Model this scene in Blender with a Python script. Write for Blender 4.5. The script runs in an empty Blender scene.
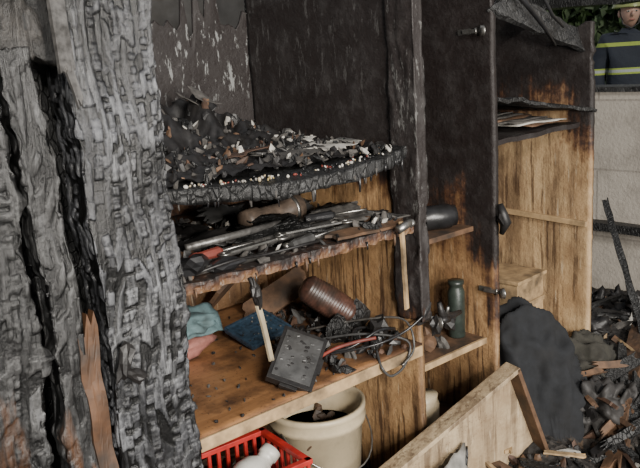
import bpy, bmesh, math, random
from mathutils import Vector, Matrix, Euler, noise
random.seed(7)
R=random.Random(11)
V=Vector
scene=bpy.context.scene
# ---------------------------------------------------------------- camera
C=V((-0.868,-1.491,1.6))
p=math.radians(13); ro=math.radians(3.7)
F=V((0.643*math.cos(p),0.766*math.cos(p),-math.sin(p))).normalized()
r0=V((0.766,-0.643,0)).normalized(); u0=r0.cross(F)
up=u0*math.cos(ro)+r0*math.sin(ro); ri=r0*math.cos(ro)-u0*math.sin(ro)
m=Matrix((ri,up,-F)).transposed().to_4x4(); m.translation=C
cd=bpy.data.cameras.new('camera'); cd.lens=42.2; cd.clip_start=0.02
co=bpy.data.objects.new('camera',cd); scene.collection.objects.link(co); co.matrix_world=m; scene.camera=co
# ---------------------------------------------------------------- node helpers
class NT:
    def __init__(s,name):
        s.m=bpy.data.materials.new(name); s.m.use_nodes=True; s.t=s.m.node_tree; s.t.nodes.clear()
        s.out=s.n('ShaderNodeOutputMaterial'); s.b=s.n('ShaderNodeBsdfPrincipled'); s.l(s.b.outputs[0],s.out.inputs[0])
    def n(s,t,**k):
        x=s.t.nodes.new(t)
        for a,b in k.items(): setattr(x,a,b)
        return x
    def l(s,a,b): s.t.links.new(a,b)
    def val(s,i,v):
        if hasattr(v,'is_output'): s.l(v,i)
        else: i.default_value=v
    def math(s,op,a,b=0.0,clamp=False):
        x=s.n('ShaderNodeMath',operation=op,use_clamp=clamp); s.val(x.inputs[0],a); s.val(x.inputs[1],b); return x.outputs[0]
    def pos(s,sc=(1,1,1),obj=False):
        if obj: o=s.n('ShaderNodeTexCoord').outputs['Object']
        else: o=s.n('ShaderNodeNewGeometry').outputs['Position']
        x=s.n('ShaderNodeMapping'); s.l(o,x.inputs[0]); x.inputs['Scale'].default_value=sc; return x.outputs[0]
    def noise(s,vec,scale,detail=6,rough=.6,dist=0):
        x=s.n('ShaderNodeTexNoise'); s.l(vec,x.inputs['Vector']); x.inputs['Scale'].default_value=scale
        x.inputs['Detail'].default_value=detail; x.inputs['Roughness'].default_value=rough; x.inputs['Distortion'].default_value=dist
        return x.outputs[0]
    def vor(s,vec,scale,feature='F1'):
        x=s.n('ShaderNodeTexVoronoi',feature=feature); s.l(vec,x.inputs['Vector']); x.inputs['Scale'].default_value=scale
        return x
    def ramp(s,f,stops,interp='LINEAR'):
        x=s.n('ShaderNodeValToRGB'); x.color_ramp.interpolation=interp; s.l(f,x.inputs[0]); e=x.color_ramp.elements
        while len(e)<len(stops): e.new(.5)
        for i,(p_,c) in enumerate(stops):
            e[i].position=p_; e[i].color=(c if len(c)==4 else (*c,1)) if hasattr(c,'__len__') else (c,c,c,1)
        return x.outputs[0]
    def mix(s,f,a,b,mode='MIX'):
        x=s.n('ShaderNodeMix',data_type='RGBA',blend_type=mode); s.val(x.inputs[0],f)
        for i,v in ((6,a),(7,b)):
            if hasattr(v,'is_output'): s.l(v,x.inputs[i])
            else: x.inputs[i].default_value=(*v,1) if len(v)==3 else v
        return x.outputs[2]
    def sep(s,v):
        x=s.n('ShaderNodeSeparateXYZ'); s.l(v,x.inputs[0]); return x.outputs
    def col(s,c): s.val(s.b.inputs['Base Color'],c if hasattr(c,'is_output') else (*c,1))
    def rough(s,r): s.val(s.b.inputs['Roughness'],r)
    def bump(s,h,st=.5,d=.01):
        x=s.n('ShaderNodeBump'); x.inputs['Strength'].default_value=st; x.inputs['Distance'].default_value=d
        s.l(h,x.inputs['Height']); s.l(x.outputs[0],s.b.inputs['Normal'])
def simple(name,c,rough=.6,var=.35,scale=30,soot=.3,metal=0,bump=.3,trans=0):
    t=NT(name); P=t.pos(); n1=t.noise(P,scale); n2=t.noise(P,scale*.25+3,4)
    base=t.ramp(n1,[(.3,tuple(x*(1-var) for x in c)),(.7,tuple(min(1,x*(1+var)) for x in c))])
    s=t.ramp(n2,[(.46,0.0),(.68,1.0)]); s=t.math('MULTIPLY',s,soot)
    t.col(t.mix(s,base,(.02,.017,.014))); t.rough(rough); t.b.inputs['Metallic'].default_value=metal
    t.bump(n1,bump,.004); return t.m
def burnt(name,zc,w=.25,wood=(.47,.30,.14),front=0.0,y0=0.0,streak=.8,speck=.5,flake=0.0,grey=.11,flakez=None,flakec=(.34,.34,.33),stain=.75,dripa=.85,soot=.75):
    t=NT(name); P=t.pos(); S=t.sep(P)
    n1=t.noise(P,5,8,.65); st=t.noise(t.pos((40,40,2.2)),1,5,.6); fine=t.noise(P,60,6,.7); n3=t.noise(P,14,8,.7)
    v=t.math('DIVIDE',t.math('SUBTRACT',S[2],zc),w)
    v=t.math('ADD',v,t.math('MULTIPLY',t.math('SUBTRACT',n1,.5),2.4))
    v=t.math('ADD',v,t.math('MULTIPLY',t.math('SUBTRACT',st,.5),streak*1.2))
    if front:
        fr=t.math('MULTIPLY',t.math('SUBTRACT',1.0,t.math('DIVIDE',t.math('SUBTRACT',S[1],y0),.16)),front)
        v=t.math('ADD',v,t.math('MAXIMUM',fr,0.0))
    v=t.math('ADD',v,.5)
    grain=t.noise(t.pos((14,14,1.0)),2.5,6,.6,.4)
    wd=t.mix(grain,tuple(x*.8 for x in wood),tuple(min(1,x*1.18) for x in wood))
    wd=t.mix(t.ramp(n3,[(.40,0.0),(.66,stain)]),wd,tuple(a*b for a,b in zip(wood,(.38,.29,.22))))
    wd=t.mix(t.ramp(t.noise(P,3.2,4),[(.42,0.0),(.66,.7)]),wd,tuple(a*b for a,b in zip(wood,(.42,.34,.28))))
    big=t.noise(t.pos((11,11,1.3)),1,6,.65,.3); wd=t.mix(t.ramp(big,[(.47,0.0),(.62,soot)]),wd,(.055,.028,.015))
    dn=t.noise(t.pos((55,55,3.5)),1,4); dm=t.ramp(t.noise(P,4.5,3),[(.38,0.0),(.52,1.0)])
    drip=t.math('MULTIPLY',t.ramp(dn,[(.53,0.0),(.60,dripa)]),dm); wd=t.mix(drip,wd,(.05,.024,.012))
    dripw=t.ramp(t.noise(t.pos((75,75,6)),1,3),[(.64,0.0),(.69,.4)]); wd=t.mix(dripw,wd,(.55,.46,.33))
    vo=t.vor(P,90); sp=t.ramp(vo.outputs['Distance'],[(.12,1.0),(.22,0.0)])
    sp=t.math('MULTIPLY',sp,t.math('MULTIPLY',t.ramp(n1,[(.42,0.0),(.58,1.0)]),speck)); wd=t.mix(sp,wd,(.03,.018,.01))
    ch=t.ramp(n3,[(.25,.008),(.5,grey*.3),(.78,grey)])
    ch=t.mix(.12,ch,(.06,.025,.018)); 
    ch=t.mix(t.ramp(fine,[(.62,0.0),(.78,.4)]),ch,(.10,.095,.088))
    mid=t.ramp(v,[(.2,wood),(.42,(.17,.085,.036)),(.62,(.065,.028,.015)),(.85,(.02,.013,.010))])
    f1=t.ramp(v,[(-.0,0.0),(.5,1.0)]); 
    c=t.mix(f1,wd,t.mix(.6,wd,mid)); c=t.mix(t.ramp(v,[(.4,0.0),(.68,1.0)]),c,mid); c=t.mix(t.ramp(v,[(.62,0.0),(.98,1.0)]),c,ch)
    if flake:
        fl=t.noise(t.pos((42,42,11)),1,5,.75); fl2=t.ramp(fl,[(.58,0.0),(.61,1.0)])
        if flakez:
            z0,z1=flakez; q=t.math('ABSOLUTE',t.math('DIVIDE',t.math('SUBTRACT',S[2],(z0+z1)/2),(z1-z0)/2)); fl2=t.math('MULTIPLY',fl2,t.ramp(q,[(.6,1.0),(1.0,0.0)]))
        c=t.mix(t.math('MULTIPLY',fl2,flake),c,flakec)
    t.col(c); t.rough(t.ramp(n3,[(.3,.42),(.7,.8)]))
    t.bump(t.math('ADD',fine,t.math('MULTIPLY',n3,2.0)),.5,.006); return t.m
def char(name,lo=.02,hi=.30,brownz=None,brown=(.17,.075,.03),sc=38,tint=(1,1,1),crack=False,rough=.48,bth=.6,ash=0):
    t=NT(name); P=t.pos(); S=t.sep(P)
    n=t.noise(P,5,8,.7); gr=t.noise(t.pos((110,110,9)),1,5,.7); f=t.noise(P,160,4,.7)
    if crack:
        a=t.n('ShaderNodeAttribute'); a.attribute_name='crack'; e=t.ramp(a.outputs['Fac'],[(.10,0.0),(.55,1.0)])
    else:
        vo=t.vor(t.pos((1.5,1.5,.75)),sc,'DISTANCE_TO_EDGE'); e=t.ramp(vo.outputs[0],[(.0,0.0),(.1,1.0)])
    k=t.math('ADD',t.math('MULTIPLY',gr,.25),t.math('ADD',t.math('MULTIPLY',n,.6),t.math('MULTIPLY',f,.15)))
    c=t.ramp(k,[(.40,lo*.5),(.50,tuple((lo+(hi-lo)*.3)*x for x in tint)),(.57,tuple(hi*x for x in tint)),(.66,tuple(min(1,hi*1.9)*x for x in tint))])
    if ash:
        am=t.math('MULTIPLY',t.ramp(t.noise(t.pos((8,8,3)),1,8,.75),[(.50,0.0),(.62,1.0)]),t.ramp(gr,[(.42,0.0),(.58,ash)])); c=t.mix(am,c,(.22,.225,.235))
    c=t.mix(e,(.003,.003,.003),c)
    if brownz:
        z0,z1=brownz; q=t.math('DIVIDE',t.math('SUBTRACT',z1,S[2]),z1-z0); q=t.math('ADD',q,t.math('MULTIPLY',t.math('SUBTRACT',t.noise(t.pos((9,9,2)),1,5),.5),3.2))
        c=t.mix(t.ramp(q,[(bth,0.0),(bth+.3,1.0)]),c,t.mix(gr,tuple(x*.35 for x in brown),tuple(x*1.5 for x in brown)))
    t.col(c); t.rough(rough)
    t.bump(t.math('ADD',t.math('MULTIPLY',e,.3 if crack else .8),t.math('ADD',gr,t.math('MULTIPLY',f,.5))),.7,.005); return t.m
# ---------------------------------------------------------------- mesh builder
def ico(sub):
    b=bmesh.new(); bmesh.ops.create_icosphere(b,subdivisions=sub,radius=1); b.verts.ensure_lookup_table()
    a=[v.co.copy() for v in b.verts]; f=[tuple(v.index for v in f.verts) for f in b.faces]; b.free(); return a,f
ICOV,ICOF=ico(3); ICV1,ICF1=ico(1); ICV2,ICF2=ico(2); ICV4,ICF4=ico(4)
def rot(rx=0,ry=0,rz=0): return Euler((math.radians(rx),math.radians(ry),math.radians(rz))).to_matrix()
class MB:
    def __init__(s): s.v=[];s.f=[];s.mi=[];s.sm=[]
    def add(s,vs,fs,mi=0,sm=False):
        o=len(s.v); s.v+= [tuple(v) for v in vs]
        for f in fs: s.f.append(tuple(i+o for i in f)); s.mi.append(mi); s.sm.append(sm)
        return s
    def box(s,c,sz,M=None,mi=0):
        M=M or Matrix.Identity(3); c=V(c); h=[x/2 for x in sz]
        vs=[c+M@V((x*h[0],y*h[1],z*h[2])) for x in(-1,1) for y in(-1,1) for z in(-1,1)]
        return s.add(vs,[(0,1,3,2),(4,6,7,5),(0,4,5,1),(2,3,7,6),(0,2,6,4),(1,5,7,3)],mi)
    def tube(s,pts,r,seg=10,mi=0,caps=True,flat=1.0):
        pts=[V(p) for p in pts]; n=len(pts); rs=r if hasattr(r,'__len__') else [r]*n; vs=[];fs=[]; prev=None
        for i,p in enumerate(pts):
            d=(pts[min(i+1,n-1)]-pts[max(i-1,0)]).normalized()
            if prev is None:
                a=d.cross(V((0,0,1))); a=a if a.length>.1 else d.cross(V((0,1,0)))
            else: a=prev-d*prev.dot(d)
            a.normalize(); prev=a; b=d.cross(a)
            for j in range(seg):
                t=2*math.pi*j/seg; vs.append(p+(a*math.cos(t)+b*math.sin(t)*flat)*rs[i])
        for i in range(n-1):
            for j in range(seg):
                k=(j+1)%seg; fs.append((i*seg+j,i*seg+k,(i+1)*seg+k,(i+1)*seg+j))
        if caps: fs.append(tuple(range(seg))[::-1]); fs.append(tuple((n-1)*seg+j for j in range(seg)))
        return s.add(vs,fs,mi,True)
    def lathe(s,prof,c,M=None,seg=28,mi=0,amp=0,sm=True):
        M=M or Matrix.Identity(3); c=V(c); vs=[];fs=[]; n=len(prof)
        for i,(r,h) in enumerate(prof):
            for j in range(seg):
                t=2*math.pi*j/seg; q=V((r*math.cos(t),r*math.sin(t),h))
                if amp: q+=noise.noise_vector(q*18+c*7)*amp
                vs.append(c+M@q)
        for i in range(n-1):
            for j in range(seg):
                k=(j+1)%seg; fs.append((i*seg+j,i*seg+k,(i+1)*seg+k,(i+1)*seg+j))
        if prof[0][0]>.0005: fs.append(tuple(range(seg))[::-1])
        if prof[-1][0]>.0005: fs.append(tuple((n-1)*seg+j for j in range(seg)))
        return s.add(vs,fs,mi,sm)
    def chunk(s,c,sz,M=None,mi=0,amp=.35,hi=False,sm=False,fq=1.6):
        M=M or rot(R.uniform(0,360),R.uniform(0,360),R.uniform(0,360)); c=V(c); o=V((R.uniform(-50,50),R.uniform(-50,50),R.uniform(-50,50)))
        VV,FF=(ICV4,ICF4) if hi==3 else (ICOV,ICOF) if hi==2 else (ICV2,ICF2) if hi else (ICV1,ICF1); vs=[]
        for v in VV:
            k=1+amp*noise.noise(v*fq+o)*1.6+(amp*.35*noise.noise(v*fq*3+o) if hi else 0)
            if hi==3: k+=amp*.18*noise.noise(v*fq*9+o)
            vs.append(c+M@V((v.x*sz[0]*k,v.y*sz[1]*k,v.z*sz[2]*k)))
        return s.add(vs,FF,mi,sm)
    def sheet(s,c,u,v,nu=8,nv=8,amp=.01,mi=0,th=.0015,fq=9,sm=True,curl=0,rag=0):
        c=V(c);u=V(u);v=V(v);n=u.cross(v).normalized(); o=V((R.uniform(-9,9),0,R.uniform(-9,9))); vs=[]
        for k in (0,1):
            for i in range(nu+1):
                for j in range(nv+1):
                    a=i/nu-.5;b=j/nv-.5
                    if rag:
                        rr=1+rag*noise.noise(V((a*5,b*5,o.x)))*2; a*=rr; b*=rr
                    q=c+u*a+v*b; h=noise.noise(q*fq+o)*amp*2+curl*(a*a)*4*u.length+noise.noise(q*fq*3+o)*amp*.5
                    vs.append(q+n*(h+(th if k else 0))+noise.noise_vector(q*fq*2)*amp*.4)
        W=nv+1; N=(nu+1)*W; fs=[]
        for i in range(nu):
            for j in range(nv):
                a=i*W+j; fs.append((a+1,a,a+W,a+W+1)); a+=N; fs.append((a,a+1,a+W+1,a+W))
        for i in range(nu):
            for j0 in(0,nv):
                a=i*W+j0; fs.append((a,a+W,a+W+N,a+N))
        for j in range(nv):
            for i0 in(0,nu):
                a=i0*W+j; fs.append((a,a+1,a+1+N,a+N))
        return s.add(vs,fs,mi,sm)
    def board(s,a,b,wv,th,mi=0,jag=.03,n=14,amp=.004):
        a=V(a);b=V(b);wv=V(wv);d=(b-a).normalized();nn=d.cross(wv).normalized();m_=6; vs=[];o=V((R.uniform(-9,9),R.uniform(-9,9),3))
        ja=[R.uniform(-jag,jag) for _ in range(m_+1)];jb=[R.uniform(-jag,jag) for _ in range(m_+1)]
        for k in(-.5,.5):
            for i in range(n+1):
                for j in range(m_+1):
                    t=i/n; q=a.lerp(b,t)+d*(ja[j]*(1-t)+jb[j]*t)+wv*(j/m_-.5)+nn*th*k
                    vs.append(q+noise.noise_vector(q*14+o)*amp)
        W=m_+1;N=(n+1)*W;fs=[]
        for i in range(n):
            for j in range(m_):
                q=i*W+j; fs.append((q,q+1,q+W+1,q+W)); q+=N; fs.append((q+1,q,q+W,q+W+1))
            for j0 in(0,m_):
                q=i*W+j0; fs.append((q,q+W,q+W+N,q+N))
        for j in range(m_):
            for i0 in(0,n):
                q=i0*W+j; fs.append((q,q+1,q+1+N,q+N))
        return s.add(vs,fs,mi)
    def loopy(s,pts,r,mi):
        P=[V(q) for q in pts]; o=[]
        for i in range(len(P)-1):
            a=P[max(i-1,0)];b=P[i];c_=P[i+1];d=P[min(i+2,len(P)-1)]
            for k in range(6):
                t_=k/6; o.append(.5*((2*b)+(c_-a)*t_+(2*a-5*b+4*c_-d)*t_*t_+(3*b-a-3*c_+d)*t_**3))
        o.append(P[-1]); return s.tube(o,r,8,mi)
    def obj(s,name,mats,parent=None,bevel=0,fix=True):
        me=bpy.data.meshes.new(name); me.from_pydata(s.v,[],s.f); 
        for mt in mats: me.materials.append(mt)
        me.polygons.foreach_set('material_index',s.mi); me.polygons.foreach_set('use_smooth',s.sm); me.update()
        if fix:
            bm=bmesh.new(); bm.from_mesh(me); bmesh.ops.recalc_face_normals(bm,faces=bm.faces); bm.to_mesh(me); bm.free()
        o=bpy.data.objects.new(name,me); scene.collection.objects.link(o)
        if parent: o.parent=parent
        if bevel:
            md=o.modifiers.new('bevel','BEVEL'); md.width=bevel; md.segments=2; md.limit_method='ANGLE'
        return o
def empty(name,loc=(0,0,0)):
    e=bpy.data.objects.new(name,None); scene.collection.objects.link(e); e.location=loc; return e
LE=[1.0]
def gridbox(name,x0,x1,y0,y1,z0,z1,mat,step=.015,warp=None,parent=None,smooth=True):
    bm=bmesh.new(); nx,ny,nz=[max(1,int(round((b-a)/step))) for a,b in((x0,x1),(y0,y1),(z0,z1))]
    idx={}; es=[]
    def vt(i,j,k):
        key=(i,j,k)
        if key not in idx:
            q=V((x0+(x1-x0)*i/nx,y0+(y1-y0)*j/ny,z0+(z1-z0)*k/nz))
            nrm=V(((-1 if i==0 else 1 if i==nx else 0),(-1 if j==0 else 1 if j==ny else 0),(-1 if k==0 else 1 if k==nz else 0)))
            LE[0]=1.0
            if warp: q=warp(q,nrm)
            idx[key]=bm.verts.new(q); es.append(LE[0])
        return idx[key]
    for a in(0,nz):
        for i in range(nx):
            for j in range(ny): bm.faces.new((vt(i,j,a),vt(i+1,j,a),vt(i+1,j+1,a),vt(i,j+1,a)))
    for a in(0,ny):
        for i in range(nx):
            for k in range(nz): bm.faces.new((vt(i,a,k),vt(i+1,a,k),vt(i+1,a,k+1),vt(i,a,k+1)))
    for a in(0,nx):
        for j in range(ny):
            for k in range(nz): bm.faces.new((vt(a,j,k),vt(a,j+1,k),vt(a,j+1,k+1),vt(a,j,k+1)))
    bmesh.ops.recalc_face_normals(bm,faces=bm.faces)
    me=bpy.data.meshes.new(name)
    for f in bm.faces: f.smooth=smooth
    bm.to_mesh(me); bm.free(); me.materials.append(mat)
    at=me.attributes.new('crack','FLOAT','POINT'); at.data.foreach_set('value',es)
    o=bpy.data.objects.new(name,me); scene.collection.objects.link(o)
    if parent:o.parent=parent
    return o
# ---------------------------------------------------------------- materials
M_char=char('char_grey',.012,.075,(.5,.85),crack=True,tint=(.95,.98,1.07),rough=.35,bth=1.05,ash=.5)
M_charb=char('char_grey_brown',.010,.055,(.62,1.1),crack=True,rough=.38,brown=(.09,.042,.02),bth=.6,ash=.35)
M_charm2=char('char_lintel',.008,.04,crack=True,tint=(1.1,1,.9))
M_chard=char('char_dark',.006,.025,sc=45)
M_charm=char('char_mid',.010,.045)
M_ash=simple('ash',(.065,.06,.055),.9,.6,40,.6)
M_black=simple('soot_black',(.010,.009,.009),.5,.5,60,.3)
M_gloss=simple('melted_black_plastic',(.012,.012,.013),.32,.4,25,.2)
M_white=simple('sooty_white_paper',(.46,.44,.40),.8,.3,25,.6)
M_cream=simple('cream_plastic',(.47,.39,.26),.45,.25,12,.65)
M_tan=simple('raw_wood',(.36,.245,.13),.7,.35,22,.75)
M_brown=simple('scorched_wood',(.10,.055,.03),.65,.5,25,.75)
M_rust=simple('rusty_brown',(.075,.04,.025),.7,.5,35,.5)
M_expw=simple('exposed_wood',(.085,.040,.018),.6,.6,14,.95)
M_red=simple('red_plastic',(.38,.022,.018),.4,.25,25,.45)
M_redd=simple('scorched_red_bits',(.17,.03,.02),.6,.4,25,.5)
M_yel=simple('yellow_bits',(.30,.23,.10),.6,.3,25,.4)
M_teal=simple('teal_cloth',(.085,.14,.15),.85,.35,40,.5)
M_pink=simple('pink_cloth',(.27,.11,.09),.85,.3,40,.4)
M_blue=simple('blue_board',(.02,.038,.06),.4,.6,90,.3)
M_green=simple('dark_green_can',(.022,.03,.025),.35,.4,30,.4)
M_metal=simple('smoked_metal',(.34,.33,.31),.32,.35,40,.4,metal=.9)
M_steel=simple('sooty_steel',(.14,.135,.13),.38,.5,60,.5,metal=.5)
M_olive=simple('olive_cloth',(.030,.028,.022),.95,.5,30,.5)
M_jack=simple('black_cloth',(.008,.009,.011),.9,.4,30,.2)
M_stone=simple('charred_lump',(.030,.028,.027),.65,.6,22,.5,bump=.8)
M_greyp=simple('grey_plastic',(.05,.05,.05),.4,.5,20,.5)
MIX=[M_black,M_ash,M_chard,M_brown,M_white,M_tan,M_rust,M_redd,M_yel,M_greyp]
# desk wood
t=NT('desk_wood'); P=t.pos(); g=t.noise(t.pos((3,45,45)),1,6,.6,.6); n=t.noise(P,7,8,.65); S=t.sep(P)
c=t.mix(g,(.15,.068,.027),(.38,.195,.085)); c=t.mix(t.ramp(n,[(.44,0.0),(.64,.9)]),c,(.045,.022,.013))
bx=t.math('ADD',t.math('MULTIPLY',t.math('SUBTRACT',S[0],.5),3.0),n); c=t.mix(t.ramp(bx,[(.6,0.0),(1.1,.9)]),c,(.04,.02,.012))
vo=t.vor(P,70); c=t.mix(t.ramp(vo.outputs['Distance'],[(.1,.7),(.18,0.0)]),c,(.02,.012,.01))
t.col(c); t.rough(t.ramp(n,[(.4,.3),(.7,.6)])); t.bump(g,.3,.003); M_desk=t.m
M_back=burnt('back_panel_burnt',1.08,.3,wood=(.28,.165,.08),flake=.75,flakez=(1.45,1.85),grey=.022,flakec=(.24,.245,.24))
M_p1=burnt('panel_burnt',1.24,.22,front=1.0,streak=.9,flake=.12,flakez=(1.4,2.2),grey=.035,wood=(.50,.315,.155),soot=.75)
M_p2=burnt('panel_burnt_brown',1.02,.38,front=.7,streak=.8,grey=.02,wood=(.41,.255,.125),soot=.85)
M_p3=burnt('panel_burnt_light',1.34,.24,front=.55,streak=.8,grey=.03,wood=(.50,.35,.195),speck=.4,stain=.55,dripa=.75,soot=.65)
M_stile=burnt('stile_burnt',.72,.2,streak=.9,flake=.4,flakez=(.95,2.2),grey=.045,flakec=(.24,.24,.23))
M_sh=char('char_shelf',.006,.025,sc=30,ash=.15)
M_sh2=burnt('shelf_two_burnt',1.09,.08,grey=.03,wood=(.17,.10,.05),flake=.25,flakez=(1.0,1.2))
M_drw=burnt('drawer_wood',.70,.20,wood=(.46,.36,.23),streak=.4,grey=.03,stain=.6,dripa=.5,soot=.6)
# concrete block
t=NT('concrete_block'); geo=t.n('ShaderNodeNewGeometry').outputs['Position']; S=t.sep(geo)
cx=t.n('ShaderNodeCombineXYZ'); t.l(S[1],cx.inputs[0]); t.l(S[2],cx.inputs[1])
br=t.n('ShaderNodeTexBrick'); t.l(cx.outputs[0],br.inputs['Vector']); br.inputs['Scale'].default_value=1; br.inputs['Brick Width'].default_value=.9; br.inputs['Row Height'].default_value=.42; br.inputs['Mortar Size'].default_value=.006
br.inputs['Color1'].default_value=(.40,.36,.31,1); br.inputs['Color2'].default_value=(.37,.335,.29,1); br.inputs['Mortar'].default_value=(.25,.22,.19,1)
nn=t.noise(geo,6,8,.7); c=t.mix(t.ramp(nn,[(.45,0.0),(.7,.7)]),br.outputs[0],(.13,.11,.09)); c=t.mix(t.noise(geo,70,4),c,t.mix(.5,c,(.45,.42,.37)))
t.col(c); t.rough(.9); t.bump(t.math('SUBTRACT',t.noise(geo,50),br.outputs['Fac']),.6,.008); M_blk=t.m
M_wall=simple('smoked_plaster',(.06,.058,.056),.9,.3,8,.7)
t=NT('fire_debris_ground'); P=t.pos(); n=t.noise(P,9,9,.75); vo=t.vor(P,40); 
c=t.ramp(n,[(.3,(.006,.005,.005)),(.5,(.018,.015,.013)),(.6,(.04,.032,.026)),(.72,(.10,.09,.08))])
c=t.mix(t.ramp(t.noise(P,24,5),[(.58,0.0),(.66,.8)]),c,(.08,.05,.028)); t.col(c); t.rough(.8); t.bump(t.math('ADD',n,vo.outputs['Distance']),1.0,.02); M_deb=t.m
t=NT('grass'); P=t.pos(); t.col(t.ramp(t.noise(P,15,6),[(.3,(.05,.11,.02)),(.7,(.2,.3,.06))])); t.rough(.9); M_grass=t.m
M_leaf=simple('leaf_green',(.035,.06,.02),.7,.5,9,.3)

# ---------------------------------------------------------------- room
def Hh(x,y):
    h=.10+.05*noise.noise(V((x*2.5,y*2.5,0)))+.03*noise.noise(V((x*8,y*8,2)))+.012*noise.noise(V((x*25,y*25,5)))
    def g(cx,cy,r,a): return a*math.exp(-((x-cx)**2+(y-cy)**2)/(r*r))
    h+=g(.3,.35,.5,.16)+g(1.5,.1,.4,.20)+g(2.2,.1,.55,.25)+g(1.05,-.05,.3,.08)
    return max(.02,h)
MB().box((1,-.3,-.05),(8,6,.1)).obj('floor',[M_ash])
MB().box((0.9,1.55,1.3),(5.2,.12,2.6)).obj('wall_back',[M_wall])
w=MB(); w.box((3.5,-.9,1.3),(.2,2.2,2.6)); w.box((3.5,.8,.655),(.2,1.3,1.31)); w.box((3.5,1.5,1.3),(.2,.12,2.6)); w.box((3.5,.8,2.3),(.2,1.3,.6)); w.obj('wall_right',[M_blk])
MB().box((-1.75,0,1.3),(.12,3.2,2.6)).obj('wall_left',[M_wall])
w=MB(); w.board((3.36,-.6,.50),(3.36,1.45,.50),(.09,0,0),.05,0,.01,20,.004); w.obj('wall_ledge',[M_chard])
w=MB(); w.box((3.5,.8,1.325),(.24,1.3,.03)); w.obj('window_sill',[M_charm])
w=MB(); w.board((3.4,.1,1.86),(3.4,1.45,1.88),(.16,0,0),.12,0,.01,20,.012); w.obj('window_lintel',[M_chard])
# ---------------------------------------------------------------- charred posts
def gator(q,nrm,d=.010,off=0,su=34,sz=48):
    w=noise.noise_vector(V((q.x*5+off,q.y*5,q.z*2.0)))*2.2+noise.noise_vector(V((q.x*22,q.y*22+off,q.z*11)))*.65
    u=(q.x+q.y*.9)*su+off+w.x; c=math.floor(u); fu=u-c
    h=noise.cell(V((c*1.7,off,3.1)))
    s2=sz*(.45+.9*h)
    v=q.z*s2+h*7+w.z*1.2+.6*noise.noise(V((c*3.3,0,q.z*9)))+.5*(h-.5)*fu; cv=math.floor(v); fv=v-cv
    k=noise.cell(V((c*1.3,cv*.9,off))); k2=noise.cell(V((c*2.3,cv*1.7,off+5)))
    eu=1-abs(2*fu-1)**(5+7*k2); ev=1-abs(2*fv-1)**(6+12*k)
    if k2>.6: eu=.6+.4*eu
    e=max(0,eu)*(.3+.7*max(0,ev)) if k<.65 else max(0,eu)*(.8+.2*max(0,ev))
    n=nrm.normalized()
    q=q+n*(d*(e-.8)+.4*d*(k-.5)+.3*d*noise.noise(V((q.x*90,q.y*90,q.z*20)))+1.4*d*noise.noise(V((q.x*16,off,q.z*6))))
    LE[0]=e
    return q
def wpost(xc0,xc1,zb,zt,off,wav=.01,edge=.01,su=56,sz=72,d=.0048):
    def w(q,n):
        t=(q.z-zb)/(zt-zb)
        q=gator(q,n,d,off,su,sz)
        q.x+=xc0*(1-t)+xc1*t+wav*math.sin(q.z*5+off)+.012*noise.noise(V((off,0,q.z*4)))+edge*(noise.noise(V((q.x*2,off,q.z*9)))+.6*noise.noise(V((off,3,q.z*28))))*n.x
        q.y+=.012*noise.noise(V((q.x*9,off,q.z*5)))
        return q
    return w
gridbox('charred_post',-.262,-.07,-.05,.05,.3,2.0,M_char,.0032,wpost(0,0,.05,2.0,3,.004))
gridbox('charred_plank',-.395,-.325,-.04,.02,.3,1.66,M_charb,.0042,wpost(.045,.0,.05,1.7,8,.010,.022))
gridbox('charred_plank.001',-.56,-.435,-.06,.0,.3,1.64,M_charb,.0042,wpost(.01,.03,.05,1.7,21,.012,.022))
gridbox('charred_lintel',-.75,-.268,-.03,.10,1.63,1.84,M_charm2,.008,lambda q,n:gator(q,n,.012,40,24,36)+V((0,0,.02*noise.noise(V((q.x*12,q.y*8,1))))))
gridbox('dark_void_panel',-1.0,-.09,.10,.125,.03,2.0,M_chard,.03)  # added dark panel, its colour stands in for the shaded void behind the posts
w=MB(); w.board((-.288,-.035,.35),(-.296,-.025,1.10),(.042,0,0),.02,0,.035,30,.008); w.obj('exposed_wood_lath',[M_expw])
w=MB(); w.board((-.445,-.02,.35),(-.44,-.02,1.05),(.05,0,0),.02,0,.035,30,.006); w.obj('exposed_wood_lath.001',[M_expw])
w=MB(); w.board((-.29,-.075,1.9),(-.283,-.09,1.61),(.032,.01,0),.008,0,.004,12,.004); w.board((-.283,-.09,1.615),(-.270,-.095,1.55),(.016,.004,0),.007,0,.012,6,.002); w.obj('hanging_metal_strip',[M_steel])
w=MB(); w.chunk((-.235,-.065,1.0),(.016,.012,.045),rot(0,20,0),0,.4,True); w.chunk((-.215,-.067,.965),(.026,.012,.014),rot(0,30,0),0,.4,True); w.obj('charred_latch',[M_black])
# ---------------------------------------------------------------- cabinet
cab=empty('storage_cabinet')
def pw(seed,eatz=1.3,eat=.02,th=.0):
    def w(q,n):
        a=noise.noise(V((seed,q.y*6,q.z*6)))*.004
        q.x+=a
        if n.y<0 :
            k=max(0,min(1,(q.z-eatz)*2)); q.y+=k*eat*(noise.noise(V((seed,1,q.z*14)))+.4)+.003*noise.noise(V((seed,3,q.z*40)))
        return q
    return w
gridbox('side_panel_left',-.075,-.055,.06,.78,.05,2.0,M_back,.02,pw(1),cab)
gridbox('partition_1',.758,.778,.0,.78,.05,2.05,M_p1,.016,pw(2),cab)
gridbox('stile_1',.748,.792,-.025,.085,.80,2.05,M_stile,.008,lambda q,n:gator(q,n,.004,5,30,28),cab)
gridbox('partition_2',1.148,1.168,.0,.78,.05,2.05,M_p2,.016,pw(3),cab)
def w3(q,n):
    q=pw(4)(q,n)
    if q.z>1.45:
        top=1.67+.30*max(0,min(1,(q.y-.22)*5))+.02*noise.noise(V((q.y*20,0,0))); q.z=1.45+(q.z-1.45)*(top-1.45)/(1.98-1.45)
    return q
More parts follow.
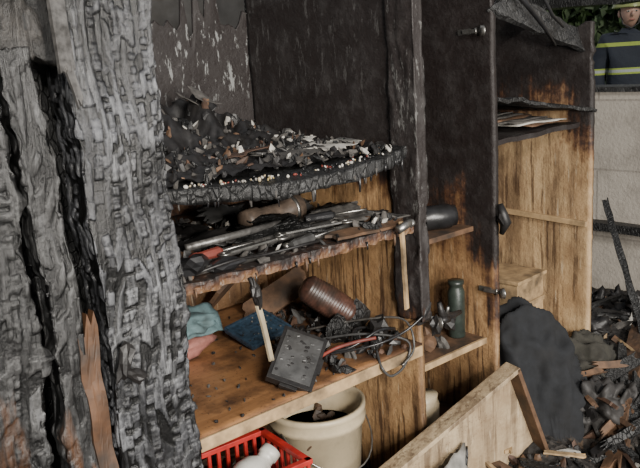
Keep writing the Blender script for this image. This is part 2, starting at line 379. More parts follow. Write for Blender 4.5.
gridbox('partition_3',1.75,1.77,.0,.78,.05,1.98,M_p3,.016,w3,cab)
def wb(q,n):
    if q.z>1.6 and q.x<.76:
        top=1.80+.10*noise.noise(V((q.x*22,0,3)))+.09*(1 if math.sin(q.x*70+3*math.sin(q.x*23))>.1 else -.6)
        if q.x<.17: top=1.92
        q.z=1.6+(q.z-1.6)*(top-1.6)/.4
    q.y+=.006*noise.noise(V((q.x*7,0,q.z*7)))
    return q
gridbox('back_panel',-.055,1.75,.78,.79,.05,2.0,M_back,.016,wb,cab)
def ws1(q,n):
    u=(q.x+.05)/.8; u=max(0,min(1,u)); f=1-(q.y+.0)/.78
    q.y-= max(0,f)*.09*math.sin(math.pi*min(1,u*1.02)) - .02*max(0,f)
    q.z-=(.016*math.sin(math.pi*u)+.008*noise.noise(V((q.x*7,2,0))))*max(0,f)
    q.z+=.005*noise.noise(q*14)+.004*noise.noise(q*40)
    if n.y<0: q.y+=.012*noise.noise(V((q.x*26,0,0)))+.006*noise.noise(V((q.x*80,0,q.z*60)))
    if n.z<0 and q.y<.06: q.z-=.014*max(0,noise.noise(V((q.x*24,4,0))))
    return q
gridbox('shelf_upper',-.055,.758,0,.78,1.300,1.335,M_sh,.008,ws1,cab)
s=MB()
for i in range(30):
    u=R.random()**.8; x=-.04+.78*u; y=.02-.09*math.sin(math.pi*u)+R.uniform(0,.012); z=1.304-.014*math.sin(math.pi*u); L=R.uniform(.004,.014) if R.random()<.6 else R.uniform(.015,.04); r=R.uniform(.0025,.006)
    s.tube([(x,y,z+.008),(x+R.uniform(-.003,.003),y,z-L*.5),(x,y,z-L)],[r,r*.7,r*.4],6,R.choice([0,0,1]))
s.obj('shelf_upper_drips',[M_gloss,M_ash],cab)
def ws2(q,n):
    if n.y<0: q.y+=.014*noise.noise(V((q.x*18,0,9)))+.007*noise.noise(V((q.x*70,0,q.z*80)))
    if n.z<0 and q.y<.05: q.z+=.008*noise.noise(V((q.x*30,4,0)))
    return q+V((0,0,.005*noise.noise(q*9)))
gridbox('shelf_middle',-.055,.758,0,.78,1.082,1.11,M_sh2,.007,ws2,cab,False)
s=MB()
for i in range(9):
    x=-.04+.78*R.random(); y=-.003; L=R.uniform(.005,.025); r=R.uniform(.002,.005)
    s.tube([(x,y,1.095),(x,y-.002,1.085-L*.5),(x,y,1.085-L)],[r,r*.7,r*.4],6,R.choice([0,1]))
s.obj('shelf_middle_drips',[M_gloss,M_brown],cab)
gridbox('desk_top',-.055,.758,-.01,.78,.70,.73,M_desk,.03,lambda q,n:q+V((0,0,.002*noise.noise(q*6)-.03*max(0,(.3-q.x))*.3)),cab)
s=MB(); s.box((.35,-.016,.711),(.80,.008,.034)); s.obj('desk_edge_trim',[M_tan],cab,.002)
s=MB(); s.box((.963,.42,1.005),(.37,.66,.018)); s.box((.963,.40,.61),(.37,.70,.02)); s.box((.963,.40,.30),(.37,.7,.02)); s.obj('shelves_narrow',[M_brown],cab,.002)
s=MB(); s.box((.963,.045,.61),(.37,.012,.022)); s.obj('shelf_edge',[M_tan],cab,.002)
s=MB(); s.board((1.17,.40,1.29),(1.75,.40,1.30),(0,.7,0),.018,0,.0,16,.005); s.obj('shelf_right',[M_sh2],cab)
s=MB(); s.board((1.17,.35,1.46),(1.745,.28,1.365),(0,.60,.02),.012,0,.0,16,.014); s.obj('shelf_right_fallen',[M_chard],cab)
s=MB(); s.box((1.742,.22,.925),(.018,.42,.022),rot(2,0,0)); s.obj('batten',[M_tan],cab,.002)
s=MB(); s.board((1.18,.02,1.75),(1.80,.06,1.60),(0,.03,.09),.02,0,.04,20,.012); s.board((1.2,-.02,1.86),(1.78,.3,1.70),(0,.03,.05),.02,0,.04,20,.012); s.obj('charred_fallen_board',[M_charm])
s=MB(); s.tube([(1.2,-.02,1.80),(1.32,-.02,1.72),(1.42,-.01,1.66),(1.5,0,1.60)],[.010,.009,.008,.004],8); s.tube([(1.33,-.0,1.86),(1.48,.0,1.70),(1.55,.0,1.66)],[.006,.006,.004],8); s.obj('dangling_cable',[M_gloss])

# ---------------------------------------------------------------- shelf 1 contents
s=MB()
def H1(x,y):
    a=.14*math.exp(-((x-.22)**2/.06+(y-.62)**2/.03))+.07*math.exp(-((x-.5)**2/.03+(y-.6)**2/.05))+.03*math.exp(-((x-.12)**2/.02+(y-.25)**2/.02))
    return a*(1+.7*noise.noise(V((x*14,y*14,1))))+.014*noise.noise(V((x*22,y*22,4)))+.008*noise.noise(V((x*60,y*60,4)))+.005
vs=[];fs=[];NX,NY=120,110
for i in range(NX+1):
    for j in range(NY+1):
        x=-.05+.80*i/NX; y=.05+.72*j/NY; vs.append((x,y,1.334+max(-.003,H1(x,y))))
for i in range(NX):
    for j in range(NY):
        a=i*(NY+1)+j; fs.append((a,a+NY+1,a+NY+2,a+1))
s.add(vs,fs,0,True)
for i in range(620):
    x=R.uniform(-.03,.74);y=R.uniform(.03,.76); z=1.337+max(0,H1(x,y)); k=R.uniform(.003,.012)
    s.chunk((x,y,z),(k*R.uniform(1,2.4),k,k*.5),None,R.choice([0,0,0,0,2,2,2,1,1,3,6,1,4]) ,.6)
for i in range(9):
    x=R.uniform(.0,.45);y=R.uniform(.5,.7);z=1.365+max(0,H1(x,y))
    s.sheet((x,y,z-.02),(R.uniform(.06,.12),0,R.uniform(-.03,.03)),(0,.06,R.uniform(0,.06)),12,12,.014,R.choice([2,6,0,1]),.002,rag=.12)
for a in [((.62,.22,1.35),(.22,.05,.005),(-.06,.14,.005),4),((.45,.20,1.35),(.2,-.03,.0),(.03,.16,.01),1),((.3,.3,1.352),(.18,.02,.02),(0,.15,0),6),((.66,.45,1.355),(.12,.05,.02),(0,.15,.02),4),((.52,.3,1.35),(.12,.06,.01),(-.05,.12,.01),0)]:
    s.sheet(a[0],a[1],a[2],12,12,.007,a[3],.0015,rag=.25)
s.obj('burnt_papers_heap',[M_black,M_ash,M_chard,M_brown,M_white,M_expw,M_rust])
s=MB()
for i in range(100):
    u=R.uniform(.02,.88); x=-.05+.80*u; y=-.045*math.sin(math.pi*u)*1.4+.035+abs(R.gauss(0,.03)); r=R.uniform(.0025,.0055); z=1.334-.014*math.sin(math.pi*u)+r*.7
    s.chunk((x,y,z),(r*R.uniform(.8,1.6),r,r*R.uniform(.5,1)),None,R.choice([0,0,0,0,1,1,2,3,4,4,4,4]),.35,False,True)
s.obj('scattered_beads',[M_white,M_cream,M_redd,M_yel,M_gloss])
# ---------------------------------------------------------------- shelf 2 contents
s=MB()
s.tube([(-.02,.09,1.135),(.25,.10,1.137),(.52,.12,1.137)],.013,14,0); s.tube([(.52,.12,1.137),(.60,.125,1.137)],.009,12,1)
s.tube([(.05,.13,1.163),(.38,.17,1.16)],.010,12,0); s.tube([(.30,.05,1.125),(.66,.10,1.127)],.010,12,1)
s.tube([(.02,.04,1.122),(.22,.035,1.122)],.008,12,1); s.obj('metal_tubes',[M_steel,M_metal])
s=MB(); A=rot(0,90,8); s.lathe([(.0,0),(.032,.0),(.036,.01),(.036,.05),(.03,.06),(.030,.15),(.038,.16),(.046,.19),(.046,.22),(.040,.225),(.0,.222)],(.32,.26,1.162),A,24,0,.002); s.lathe([(.047,0),(.049,.004),(.047,.012)],(.50,.285,1.162),A,24,1); s.obj('burnt_flashlight',[simple('burnt_grey_brown',(.11,.08,.06),.5,.5,30,.6),M_metal])
def wrench(name,c,deg,L,tilt=0):
    s=MB(); c=V(c); M=rot(0,tilt,deg)
    s.box(c,(L,.013,.006),M,0)
    e=c+M@V((L/2,0,0)); s.tube([e+M@V((.014-.016*math.cos(math.radians(x-180)),.016*math.sin(math.radians(x-180)),0)) for x in range(50,311,20)],.0055,8,0,True,.7)
    e=c-M@V((L/2,0,0)); s.tube([e+M@V((-.010+.012*math.cos(math.radians(x)),.012*math.sin(math.radians(x)),0)) for x in range(0,361,30)],.0055,8,0,True,.7)
    s.obj(name,[M_metal],None,.001)
def driver(name,c,deg,mat,tilt=0):
    s=MB(); c=V(c); A=rot(0,tilt,deg)@rot(0,90,0)
    s.lathe([(0,0),(.009,.001),(.013,.012),(.011,.03),(.013,.06),(.014,.085),(.008,.095),(0,.096)],c,A,10,0,0,False); s.tube([c+A@V((0,0,.09)),c+A@V((0,0,.19)),c+A@V((0,0,.20))],[.0032,.0032,.0045],8,1,True,.8)
    s.obj(name,[mat,M_metal])
wrench('wrench',(.20,.05,1.150),6,.17); wrench('wrench.001',(.42,.07,1.152),-9,.19); wrench('wrench.002',(.55,.18,1.155),14,.16)
driver('screwdriver',(.02,.06,1.152),4,M_redd); driver('screwdriver.001',(.30,.02,1.135),12,M_greyp); driver('screwdriver.002',(.44,.13,1.165),-14,M_gloss)
s=MB()
for i in range(440):
    x=R.uniform(-.03,.72);y=R.uniform(.01,.6);k=R.uniform(.004,.016)
    s.chunk((x,y,1.113+k*.3+max(0,.035*noise.noise(V((x*9,y*9,0))))),(k*R.uniform(1,2.5),k,k*.5),None,R.choice([0,0,1,2,2,1,9,9,9,3,4]),.5)
for i in range(14):
    x=R.uniform(.0,.62);y=R.uniform(.12,.5); s.sheet((x,y,1.13+R.uniform(0,.03)),(R.uniform(.1,.2),R.uniform(-.05,.05),.01),(R.uniform(-.04,.04),R.uniform(.08,.15),.02),10,10,.012,R.choice([0,1,9,2,0,1]),.003,rag=.3)
s.board((.45,.03,1.125),(.72,.015,1.122),(0,.05,.008),.008,3); s.board((.38,.12,1.13),(.70,.2,1.15),(0,.04,.02),.01,1)
s.loopy([(.0,.02,1.125),(.1,.0,1.14),(.22,.03,1.125),(.33,.01,1.13),(.42,.04,1.12)],.004,0)
s.obj('burnt_shelf_debris',MIX)
s=MB()
s.chunk((.01,.03,1.145),(.045,.03,.022),rot(0,5,10),0,.4,True); s.chunk((.09,.02,1.13),(.05,.02,.018),rot(0,0,-8),0,.4,True); s.obj('melted_plastic_lump',[M_gloss])
s=MB(); s.board((.668,-.028,1.135),(.675,-.03,.87),(.015,.004,0),.008,0,.002,14,.002); s.tube([(.64,-.04,1.115),(.69,-.04,1.13)],.012,12,1); s.chunk((.70,-.035,1.125),(.015,.013,.013),None,1,.2,True,True); s.obj('hanging_wood_strip',[M_tan,M_metal])
s=MB(); s.board((.15,-.02,1.02),(.178,-.02,.865),(.014,.004,0),.007,0,.008,12,.002); s.chunk((.15,-.02,1.045),(.013,.012,.035),rot(0,-8,0),1,.5,True); s.tube([(.14,-.01,1.09),(.147,-.015,1.06),(.15,-.02,1.02)],.006,8,1); s.obj('hanging_burnt_stick',[M_cream,M_black])
# ---------------------------------------------------------------- desk contents
s=MB(); s.chunk((.21,.48,.77),(.11,.07,.04),rot(0,0,10),0,.3,2,True); s.obj('pink_pouch',[M_pink])
s=MB(); s.chunk((.215,.48,.838),(.105,.075,.04),rot(0,8,15),0,.4,3,True,2.2); s.sheet((.235,.45,.840),(.17,.02,-.02),(0,.07,.07),14,12,.012,0,.004,14); s.obj('teal_cloth',[M_teal])
s=MB(); B=rot(16,-4,8); s.box((.44,.41,.765),(.17,.13,.012),B,0)
for sx,sy,a,b in((0,.065,.17,.008),(0,-.065,.17,.008),(.085,0,.008,.13),(-.085,0,.008,.13)): s.box(V((.44,.41,.765))+B@V((sx,sy,.008)),(a,b,.010),B,0)
for i in range(26): 
    q=V((.44,.41,.765))+B@V((R.uniform(-.075,.075),R.uniform(-.055,.055),.008)); s.chunk(q,(.004,.004,.002),None,R.choice([1,2,2]),.3)
s.obj('blue_tray',[M_blue,M_ash,M_gloss],None,.002)
s=MB(); s.board((.42,.66,.80),(.66,.70,.93),(.0,-.10,.10),.014,0,.01,14,.002); s.board((.52,.60,.74),(.72,.50,.86),(.03,.06,.08),.012,0,.01,14,.002); s.obj('fallen_wood_board',[M_brown])
s=MB(); ax=V((.52,-.42,-.50)).normalized(); A=ax.to_track_quat('Z','Y').to_matrix()
prof=[(0,-.10),(.028,-.098),(.040,-.088)]
for i in range(16):
    h=-.080+i*.0102; b=.046+.004*math.sin(i/15*math.pi); prof+=[(b-.0012,h),(b+.0015,h+.004),(b-.0012,h+.008)]
prof+=[(.044,.085),(.036,.092),(.036,.106),(.030,.106),(.028,.076),(0,.074)]
s.lathe(prof,(.635,.28,.84),A,30,0,.001); s.obj('ribbed_brown_bottle',[simple('brown_glaze',(.06,.028,.02),.4,.6,40,.75)])
s=MB(); B=rot(38,4,-22)@rot(0,0,-30); c0=V((.33,.07,.79)); s.box(c0,(.13,.18,.024),B,0); s.box(c0+B@V((0,0,.013)),(.11,.155,.004),B,1)
for i in range(40): s.chunk(c0+B@V((R.uniform(-.05,.05),R.uniform(-.07,.07),.015)),(.007,.005,.0015),B,R.choice([0,1,1,0]),.5)
s.box(c0+B@V((0,-.093,-.002)),(.05,.01,.014),B,0); s.box(c0+B@V((.068,0,0)),(.008,.05,.012),B,0); s.obj('black_carry_case',[M_black,M_greyp],None,.004)
s=MB()
s.loopy([(.44,.2,.745),(.52,.08,.76),(.62,.04,.80),(.70,.05,.78),(.72,.12,.76),(.64,.16,.77),(.56,.10,.75)],.005,0)
s.loopy([(.50,.25,.745),(.60,.10,.78),(.69,-.01,.76),(.66,-.03,.70),(.60,-.03,.68),(.56,-.03,.72),(.60,.03,.745)],.004,1)
s.loopy([(.55,.3,.76),(.65,.15,.80),(.72,.03,.81),(.70,-.03,.74),(.64,-.035,.70)],.0035,2)
s.loopy([(.48,.12,.745),(.58,.02,.77),(.68,-.01,.79),(.74,-.035,.83)],.004,0)
s.obj('tangled_cables',[M_gloss,M_greyp,M_metal])
s=MB(); s.loopy([(.44,.11,.75),(.48,.08,.775),(.55,.06,.78),(.60,.03,.785)],.0055,0); s.obj('red_cord',[M_redd])
s=MB()
for i in range(170):
    x=R.uniform(.42,.75);y=R.uniform(.0,.55);k=R.uniform(.005,.018); s.chunk((x,y,.733+k*.5),(k*R.uniform(1,2.4),k,k*.8),None,R.choice([0,0,2,2,1,9,9,6]),.5)
for i in range(80):
    x=R.uniform(-.03,.6);y=R.uniform(.0,.7);k=R.uniform(.002,.006); s.chunk((x,y,.732),(k*R.uniform(1,2.4),k,k*.6),None,R.choice([0,1,2,2]),.5)
s.chunk((.68,.10,.775),(.04,.035,.03),None,0,.5,True); s.chunk((.70,.22,.78),(.05,.04,.045),None,2,.5,True); s.chunk((.60,.20,.765),(.05,.04,.03),None,2,.5,True)
s.obj('desk_debris',MIX)
# ---------------------------------------------------------------- hinges
def hinge(name,c,sc=1,extra=False):
    s=MB(); c=V(c)
    def q(x,y,z): return c+V((x,y,z))*sc
    s.box(q(-.004,.03,0),(.004*sc,.05*sc,.018*sc),None,0); s.box(q(-.008,0,0),(.012*sc,.055*sc,.012*sc),rot(0,0,10),0)
    s.lathe([(0,-.005),(.017,-.005),(.017,.004),(.019,.006),(0,.006)],q(-.012,-.045,0),rot(90,0,60),18,0); s.tube([q(-.008,-.02,-.01),q(-.008,-.02,.01)],.004*sc,8,0)
    if extra: s.chunk(c+V((-.02,-.05,-.01)),(.03,.02,.018),None,1,.5,True); s.chunk(c+V((-.03,-.01,.025)),(.014,.012,.035),None,1,.5,True)
    return s.obj(name,[M_metal,M_black],cab)
hinge('hinge_1',(.80,.0,.80),1.3,True); hinge('hinge_2',(1.146,.01,.80)); hinge('hinge_3',(1.146,.08,1.66))
s=MB()
s.tube([(.82,-.03,.85),(.83,-.03,.81),(.86,-.02,.79),(.92,.0,.775),(.98,.02,.765)],[.007,.013,.014,.011,.008],12,0); s.tube([(.86,-.02,.79),(.85,-.04,.83)],[.008,.005],10,1); s.tube([(.81,-.05,.80),(.86,-.03,.785)],[.010,.011],10,0); s.chunk((.90,.0,.76),(.03,.02,.015),None,0,.5,True); s.obj('burnt_spray_nozzle',[M_black,M_metal])
s=MB(); s.tube([(1.155,-.015,1.10),(1.15,-.03,1.07),(1.16,-.035,1.04),(1.155,-.02,1.0)],[.01,.016,.018,.008],10,0); s.chunk((1.16,-.02,1.045),(.015,.02,.04),None,0,.5,True); s.obj('melted_handle',[M_black])
# ---------------------------------------------------------------- comp2 items
A=V((.86,-.50,.03)).to_track_quat('Z','Y').to_matrix()
s=MB(); s.lathe([(0,-.085),(.036,-.085),(.042,-.08),(.042,.045),(.036,.055),(.036,.066),(.026,.070),(.0,.070)],(1.035,.16,1.058),A,28,0,.001); s.obj('dark_canister',[M_gloss])
s=MB(); s.lathe([(0,0),(.028,0),(.030,.004),(.030,.165),(.024,.18),(.024,.188),(.028,.192),(.028,.205),(0,.207)],(1.095,.13,.621),None,28,0); s.obj('green_spray_can',[M_green])
s=MB(); s.lathe([(0,0),(.05,0),(.052,.12),(.045,.13),(.048,.15),(0,.152)],(.90,.12,.32),None,24,0); s.obj('beige_jar',[M_cream])
s=MB(); s.chunk((.93,.12,.65),(.04,.03,.028),None,0,.4,True); s.chunk((.98,.10,.635),(.03,.02,.015),None,1,.4,True); s.obj('burnt_rag',[M_brown,M_ash])
s=MB()
for i in range(7): s.sheet((1.60-.03*i,.22+.02*i,1.318+.007*i),(.26,R.uniform(-.04,.04),R.uniform(-.01,.01)),(R.uniform(-.03,.03),.30,0),8,8,.004,R.choice([0,1,0,2]),.004)
s.obj('scorched_paper_stack',[M_white,M_ash,M_brown])
s=MB(); s.box((1.60,.28,.49),(.20,.22,.42),rot(0,0,4),0); s.box((1.60,.28,.705),(.22,.24,.015),rot(0,0,4),1); s.box((1.60,.165,.60),(.21,.006,.02),rot(0,0,4),1); s.obj('wooden_box',[M_tan,M_tan],None,.003)
# ---------------------------------------------------------------- clothes
def heap(name,c,sz,mat,seed,folds=.05,n=70):
    s=MB(); vs=[];fs=[];c=V(c)
    for i in range(n+1):
        for j in range(n+1):
            a=i/n*2-1;b=j/n*2-1; r=math.sqrt(a*a+b*b); h=max(0,1-r**2)**.6 if r<1 else 0
            if r>1: a/=r;b/=r
            q=V((a*sz[0],b*sz[1],h*sz[2])); wv=noise.noise_vector(q*5+V((seed,0,0)))*.5
            k=(1-abs(noise.noise(V((q.x*9+seed+wv.x*3,q.y*9+wv.y*3,q.z*6+wv.z*3))))*2.2)*folds*.9+noise.noise(V((q.x*24,q.y*24,q.z*24+seed)))*folds*.35
            q+=V((a*k*.8,b*k*.8,k*h)); vs.append(c+q)
    for i in range(n):
        for j in range(n):
            q=i*(n+1)+j; fs.append((q,q+n+1,q+n+2,q+1))
    s.add(vs,fs,0,True); return s.obj(name,[mat],fix=False)
heap('black_jacket',(1.37,.06,.20),(.17,.24,.44),M_jack,3,.07)
heap('olive_coat',(1.66,-.0,.20),(.18,.20,.25),M_olive,9,.07)
s=MB(); s.chunk((1.47,-.20,.32),(.10,.08,.09),rot(0,0,20),0,.6,3,True,2.6); s.chunk((1.60,-.24,.31),(.07,.06,.055),None,0,.6,3,True,2.6); s.obj('charred_lump',[M_stone])
# ---------------------------------------------------------------- bucket, crate
s=MB(); bx,by=.49,.20; b0=.22; k=1.22
def kk(l): return [(a*k,b0+b*k) for a,b in l]
s.lathe(kk([(0,0),(.095,0),(.100,.004),(.117,.235),(.125,.238),(.127,.25),(.123,.265),(.127,.270),(.127,.283),(.118,.285),(.113,.27),(.110,.2)]),(bx,by,0),None,40,0)
s.lathe(kk([(0,.205),(.111,.205)]),(bx,by,0),None,30,2)
hp=[(bx+.156*math.cos(a),by-.02-.156*abs(math.sin(a)),b0+.30-.12*math.sin(a)) for a in [math.pi*i/16 for i in range(17)]]; s.tube(hp,.0025,8,1)
for i in range(20): s.chunk((bx+R.uniform(-.1,.1),by+R.uniform(-.1,.1),b0+.205*k+.01),(.02,.015,.012),None,2,.5)
s.obj('plastic_bucket',[M_cream,M_metal,M_brown])
s=MB(); A=rot(0,0,-4); cc=V((.075,.02,.0)); L,Wd,z0,z1=.285,.22,.33,.595
def cb(x,y,z,sx,sy,sz): s.box(cc+A@V((x,y,0))+V((0,0,z)),(sx,sy,sz),A,0)
for sg in(-1,1):
    cb(0,sg*Wd/2,z1,L+.02,.018,.014); cb(sg*L/2,0,z1,.018,Wd+.02,.014); cb(0,sg*Wd/2,z0,L,.012,.02); cb(sg*L/2,0,z0,.012,Wd,.02); cb(0,sg*Wd/2,(z0+z1)/2+.04,L,.008,.012);cb(sg*L/2,0,(z0+z1)/2+.04,.008,Wd,.012)
    cb(0,sg*Wd/2,(z0+z1)/2-.04,L,.008,.012);cb(sg*L/2,0,(z0+z1)/2-.04,.008,Wd,.012)
    for i in range(11): cb(-L/2+L*i/10,sg*Wd/2,(z0+z1)/2,.010,.009,z1-z0)
    for i in range(8): cb(sg*L/2,-Wd/2+Wd*i/7,(z0+z1)/2,.009,.010,z1-z0)
for i in range(10): cb(-L/2+L*i/9,0,z0,.012,Wd,.006)
s.obj('red_plastic_crate',[M_red],None,.0015)
s=MB(); s.lathe([(0,0),(.050,0),(.055,.006),(.055,.12),(.045,.15),(.024,.17),(.024,.185),(.028,.187),(.028,.21),(0,.212)],(.0,-.01,.50),rot(-10,65,0),28,0,.001); s.obj('white_bottle',[simple('white_plastic',(.5,.49,.45),.4,.12,20,.5)])
s=MB()
for i in range(60): s.chunk((cc.x+R.uniform(-.12,.12),cc.y+R.uniform(-.08,.08),R.uniform(.38,.52)),(R.uniform(.015,.04),.02,.015),None,R.choice([0,1,2,3,4,9]),.5)
s.obj('crate_rubbish',MIX)
# ---------------------------------------------------------------- broken drawer (leaning)
A0=V((1.055,-.11,.60)); Lp=V((.47,.01,.355)); e1=(Lp-A0).normalized(); e2=V((.30,-.05,-.50)); e2=(e2-e1*e2.dot(e1)).normalized(); nn=e1.cross(e2).normalized()
if nn.y>0: nn=-nn
Md=Matrix((e1,e2,nn)).transposed()
s=MB(); Lx,Ly,Dp=.68,.60,.060
def db(x,y,z,sx,sy,sz,mi): s.box(A0+Md@V((x,y,z)),(sx,sy,sz),Md,mi)
db(Lx/2,Ly/2,0,Lx,Ly,.008,1); db(Lx/2,.007,Dp/2,Lx,.015,Dp,0); db(.007,Ly/2,Dp/2,.015,Ly,Dp,2); db(Lx,Ly/2,Dp/2,.015,Ly,Dp,0); db(Lx/2,Ly,Dp/2,Lx,.015,Dp,0)
s.obj('broken_drawer',[M_drw,M_drw,M_brown],None,.002)
s=MB(); q=A0+Md@V((.36,.22,.06)); s.board(q+V((-.09,-.05,-.16)),q+V((.04,.02,.10)),(.035,-.01,0),.012,0,.02); s.obj('charred_stick',[M_charm])
s=MB(); s.sheet((.72,-.16,.31),(.22,.05,.03),(.03,.10,.10),12,12,.006,0,.003,rag=.15); s.obj('grey_cardboard',[simple('grey_board',(.24,.23,.21),.8,.4,20,.7)])
# ---------------------------------------------------------------- ash heap + debris (one mass)
s=MB(); nx,ny=230,150; vs=[];fs=[]
for i in range(nx+1):
    for j in range(ny+1):
        x=-1.2+4.58*i/nx; y=-1.5+2.9*j/ny; vs.append((x,y,Hh(x,y)))
for i in range(nx):
    for j in range(ny):
        a=i*(ny+1)+j; fs.append((a,a+ny+1,a+ny+2,a+1))
s.add(vs,fs,10,True)
def inbox(x,y): return (1.15<x<1.58 and -.22<y<.35) or (1.45<x<1.86 and -.22<y<.2)
for i in range(2600):
    x=R.uniform(.3,3.2);y=R.uniform(-.8,1.0)
    if inbox(x,y): continue
    k=R.uniform(.005,.025); s.chunk((x,y,Hh(x,y)+k*.25),(k*R.uniform(1,2.5),k,k*.6),None,R.choice([0,0,0,0,1,2,2,2,2,3,3,6,9,5]) if R.random()<.95 else 4,.6)
for i in range(190):
    x=R.uniform(.5,3.0);y=R.uniform(-.6,.8);a=R.uniform(0,6.28);L=R.uniform(.08,.3);d=V((math.cos(a),math.sin(a),R.uniform(-.25,.35)))*L
    if inbox(x,y): continue
    q=V((x,y,Hh(x,y)+.03)); s.board(q-d/2,q+d/2,V((-d.y,d.x,0)).normalized()*R.uniform(.012,.04),R.uniform(.005,.015),R.choice([0,2,2,3,6,2,0,5]),.01,8)
for i in range(45):
    x=R.uniform(1.35,1.95);y=R.uniform(-.40,-.14);a=R.uniform(-.6,1.2);L=R.uniform(.10,.28);d=V((math.cos(a),math.sin(a),R.uniform(-.3,.5)))*L
    q=V((x,y,Hh(x,y)+R.uniform(.03,.12))); s.board(q-d/2,q+d/2,V((-d.y,d.x,.2)).normalized()*R.uniform(.015,.05),R.uniform(.008,.02),R.choice([0,2,2,3,6,2,3,5]),.02,10)
for i in range(40):
    x=R.uniform(1.8,3.0);y=R.uniform(-.3,.6); s.sheet((x,y,Hh(x,y)+.03),(R.uniform(.06,.16),R.uniform(-.1,.1),R.uniform(-.05,.05)),(R.uniform(-.1,.1),R.uniform(.06,.14),R.uniform(-.02,.05)),8,8,.02,R.choice([0,9,2,0,9,0]),.003,rag=.5)
s.obj('ash_heap',MIX+[M_deb],fix=False)
s=MB(); s.board((1.40,-.30,.28),(2.1,-.05,.40),(.04,-.07,.02),.04,0,.03,20,.008); s.obj('scorched_plank',[M_brown])
s=MB(); s.board((1.30,-.35,.20),(2.0,-.12,.34),(.03,-.05,.02),.03,0,.03,20,.006); s.obj('scorched_plank.001',[M_brown])
s=MB(); s.board((1.55,-.45,.24),(2.15,-.25,.45),(.03,-.06,.02),.04,0,.03,20,.006); s.obj('scorched_plank.002',[M_expw])
s=MB(); s.board((2.0,-.12,.38),(2.5,.35,.85),(.02,-.02,.01),.012,0,.01,14,.006); s.obj('charred_lath',[M_charm])
s=MB(); 
for i in range(10): s.chunk((2.15+R.uniform(-.25,.3),.12+R.uniform(-.18,.2),.40+R.uniform(-.05,.10)),(R.uniform(.04,.09),.06,.04),None,R.choice([0,1,0]),.8,2,True,2.6)
s.obj('melted_refuse_bags',[M_black,M_greyp])

# ---------------------------------------------------------------- outside
s=MB(); s.box((8.3,2,.1),(9,12,.2)); s.obj('lawn',[M_grass])
s=MB()
for i in range(16000):
    q=V((R.uniform(9.6,10.6),R.uniform(1,7),R.uniform(.25,3.8))); r=rot(R.uniform(0,360),R.uniform(0,360),R.uniform(0,360)); u=r@V((.11,0,0));v=r@V((0,.06,0)); s.add([q-u,q+v,q+u,q-v],[(0,1,2,3)],0)
s.obj('hedge',[M_leaf],fix=False)
def suit():
    t=NT('firefighter_suit'); S=t.sep(t.pos(obj=True)); z=S[2]
    def band(z0,z1): return t.math('MULTIPLY',t.math('GREATER_THAN',z,z0),t.math('LESS_THAN',z,z1))
    yl=band(1.17,1.22)
    for a,b in((.98,1.05),(.32,.40),(1.39,1.42)): yl=t.math('ADD',yl,band(a,b),True)
    sv=band(1.185,1.207)
    for a,b in((1.0,1.03),(.345,.375)): sv=t.math('ADD',sv,band(a,b),True)
    n=t.noise(t.pos(obj=True),12); c=t.mix(yl,t.mix(n,(.006,.009,.016),(.016,.022,.036)),(.26,.33,.06)); c=t.mix(sv,c,(.30,.32,.32)); t.col(c); t.rough(.8); t.bump(n,.5,.02); return t.m
M_suit=suit(); M_skin=simple('skin',(.36,.22,.17),.55,.08,20,0); M_helm=simple('helmet_yellow_green',(.22,.25,.09),.3,.1,5,0); M_dark=simple('dark_leather',(.02,.02,.02),.6,.2,30,0)
def skinmesh(name,verts,edges,radii,mat,parent,sub=2):
    me=bpy.data.meshes.new(name); me.from_pydata(verts,edges,[]); o=bpy.data.objects.new(name,me); scene.collection.objects.link(o); o.parent=parent
    md=o.modifiers.new('skin','SKIN'); md.use_smooth_shade=True
    for i,r in enumerate(radii): me.skin_vertices[0].data[i].radius=(r if hasattr(r,'__len__') else (r,r))
    me.skin_vertices[0].data[0].use_root=True; o.modifiers.new('sub','SUBSURF').levels=sub; o.modifiers['sub'].render_levels=sub; me.materials.append(mat); return o
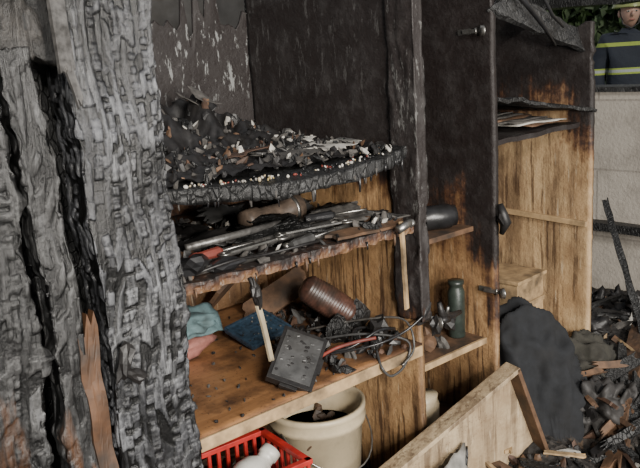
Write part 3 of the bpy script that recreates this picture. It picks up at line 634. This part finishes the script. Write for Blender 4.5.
def firefighter(name,loc,rz,helm):
    e=empty(name,loc); e.rotation_euler=(0,0,rz)
    vs=[(0,0,.95),(0,0,1.15),(0,0,1.36),(0,0,1.47),(0,.01,1.53),
        (.17,0,1.42),(.24,.02,1.16),(.22,-.10,.95), (-.17,0,1.42),(-.25,.02,1.16),(-.22,-.12,.96),
        (.10,0,.88),(.12,-.01,.50),(.13,.01,.12), (-.10,0,.88),(-.12,-.02,.50),(-.14,.02,.12)]
    ed=[(0,1),(1,2),(2,3),(3,4),(2,5),(5,6),(6,7),(2,8),(8,9),(9,10),(0,11),(11,12),(12,13),(0,14),(14,15),(15,16)]
    ra=[(.17,.13),(.17,.13),(.19,.13),(.10,.09),(.06,.06),.095,.07,.055,.095,.07,.055,.11,.085,.07,.11,.085,.07]
    skinmesh('suit',vs,ed,ra,M_suit,e)
    for sg in(1,-1):
        h=MB(); h.lathe([(0,0),(.055,0),(.06,.02),(.055,.14),(.06,.16),(0,.16)],(sg*.13,.0,0),None,16,0); h.chunk((sg*.135,-.09,.05),(.055,.12,.05),rot(0,0,0),0,.05,True,True); h.obj('boot_%s'%('l' if sg>0 else 'r'),[M_dark],e)
        wx,wy,wz=sg*.22,-.10 if sg>0 else -.12,.95
        vv=[(wx,wy,wz),(wx,wy-.02,wz-.06),(wx,wy-.03,wz-.09)]; ee=[(0,1),(1,2)]; rr=[.03,(.036,.02),(.036,.018)]
        for k in range(4):
            b=len(vv); oy=(k-1.5)*.019; L=[.07,.08,.075,.055][k]
            vv+=[(wx,wy-.03+oy,wz-.10),(wx-sg*.008,wy-.035+oy,wz-.10-L*.5),(wx-sg*.022,wy-.035+oy,wz-.10-L)]; ee+=[(2,b),(b,b+1),(b+1,b+2)]; rr+=[.009,.0085,.008]
        b=len(vv); vv+=[(wx-sg*.01,wy-.055,wz-.05),(wx-sg*.018,wy-.075,wz-.085),(wx-sg*.022,wy-.08,wz-.11)]; ee+=[(1,b),(b,b+1),(b+1,b+2)]; rr+=[.012,.010,.009]
        skinmesh('glove_%s'%('l' if sg>0 else 'r'),vv,ee,rr,M_dark,e,1)
    h=MB(); vs=[]
    for v in ICOV:
        q=V((v.x*.075,v.y*.095,v.z*.115)); 
        if v.z<0: q.x*=1+.25*v.z; q.y*=1+.12*v.z
        vs.append(q+V((0,-.01,1.64)))
    h.add(vs,ICOF,0,True); h.chunk((0,-.108,1.635),(.013,.02,.022),rot(0,0,0),0,.05,True,True)
    h.chunk((0,-.098,1.59),(.024,.008,.006),rot(0,0,0),2,.05,True,True)
    for sg in(1,-1): h.chunk((sg*.028,-.095,1.655),(.013,.008,.008),rot(0,0,0),1,.02,True,True); h.chunk((sg*.029,-.102,1.655),(.006,.004,.006),rot(0,0,0),3,.02,True,True); h.chunk((sg*.078,0,1.64),(.012,.02,.032),rot(0,0,0),0,.05,True,True)
    h.obj('head',[M_skin,M_white,M_pink,M_dark],e)
    k=MB(); k.lathe([(.13,1.685),(.135,1.69),(.125,1.71),(.118,1.74),(.10,1.79),(.06,1.825),(.0,1.835)],(0,0,0),None,28,0); k.box((0,.0,1.80),(.02,.2,.05),None,0); k.lathe([(.121,1.70),(.124,1.71),(.121,1.72)],(0,0,0),None,28,1); k.obj('helmet',[helm,M_dark],e,.004)
    k=MB(); k.tube([(.08,0,1.70),(.06,-.05,1.56),(0,-.075,1.525),(-.06,-.05,1.56),(-.08,0,1.70)],.006,6,0); k.obj('chin_strap',[M_dark],e)
    return e
firefighter('firefighter',(5.1,1.60,.17),math.radians(-50),M_helm)

# ---------------------------------------------------------------- light
wd=bpy.data.worlds.new('world'); scene.world=wd; wd.use_nodes=True; bg=wd.node_tree.nodes['Background']; bg.inputs[0].default_value=(.92,.95,1,1); bg.inputs[1].default_value=.48
def area(name,loc,tgt,size,e,col=(1,1,1)):
    l=bpy.data.lights.new(name,'AREA'); l.energy=e; l.size=size; l.color=col; o=bpy.data.objects.new(name,l); scene.collection.objects.link(o); o.location=loc
    o.rotation_euler=(V(tgt)-V(loc)).to_track_quat('-Z','Y').to_euler(); return o
area('doorway_daylight',(-.1,-4.0,1.7),(.7,.3,.7),1.4,200,(1,.96,.90))
area('flash_like_fill',(-.5,-2.0,1.65),(.9,.4,.75),.2,46,(1,.93,.83))  # added fill lamp beside the camera, brightens the compartments like a flash
sl=bpy.data.lights.new('sun','SUN'); sl.energy=2.2; sl.angle=math.radians(7); sl.color=(1,.95,.87); so=bpy.data.objects.new('sun',sl); scene.collection.objects.link(so)
so.rotation_euler=(V((.36,.82,-.40))).to_track_quat('-Z','Y').to_euler()
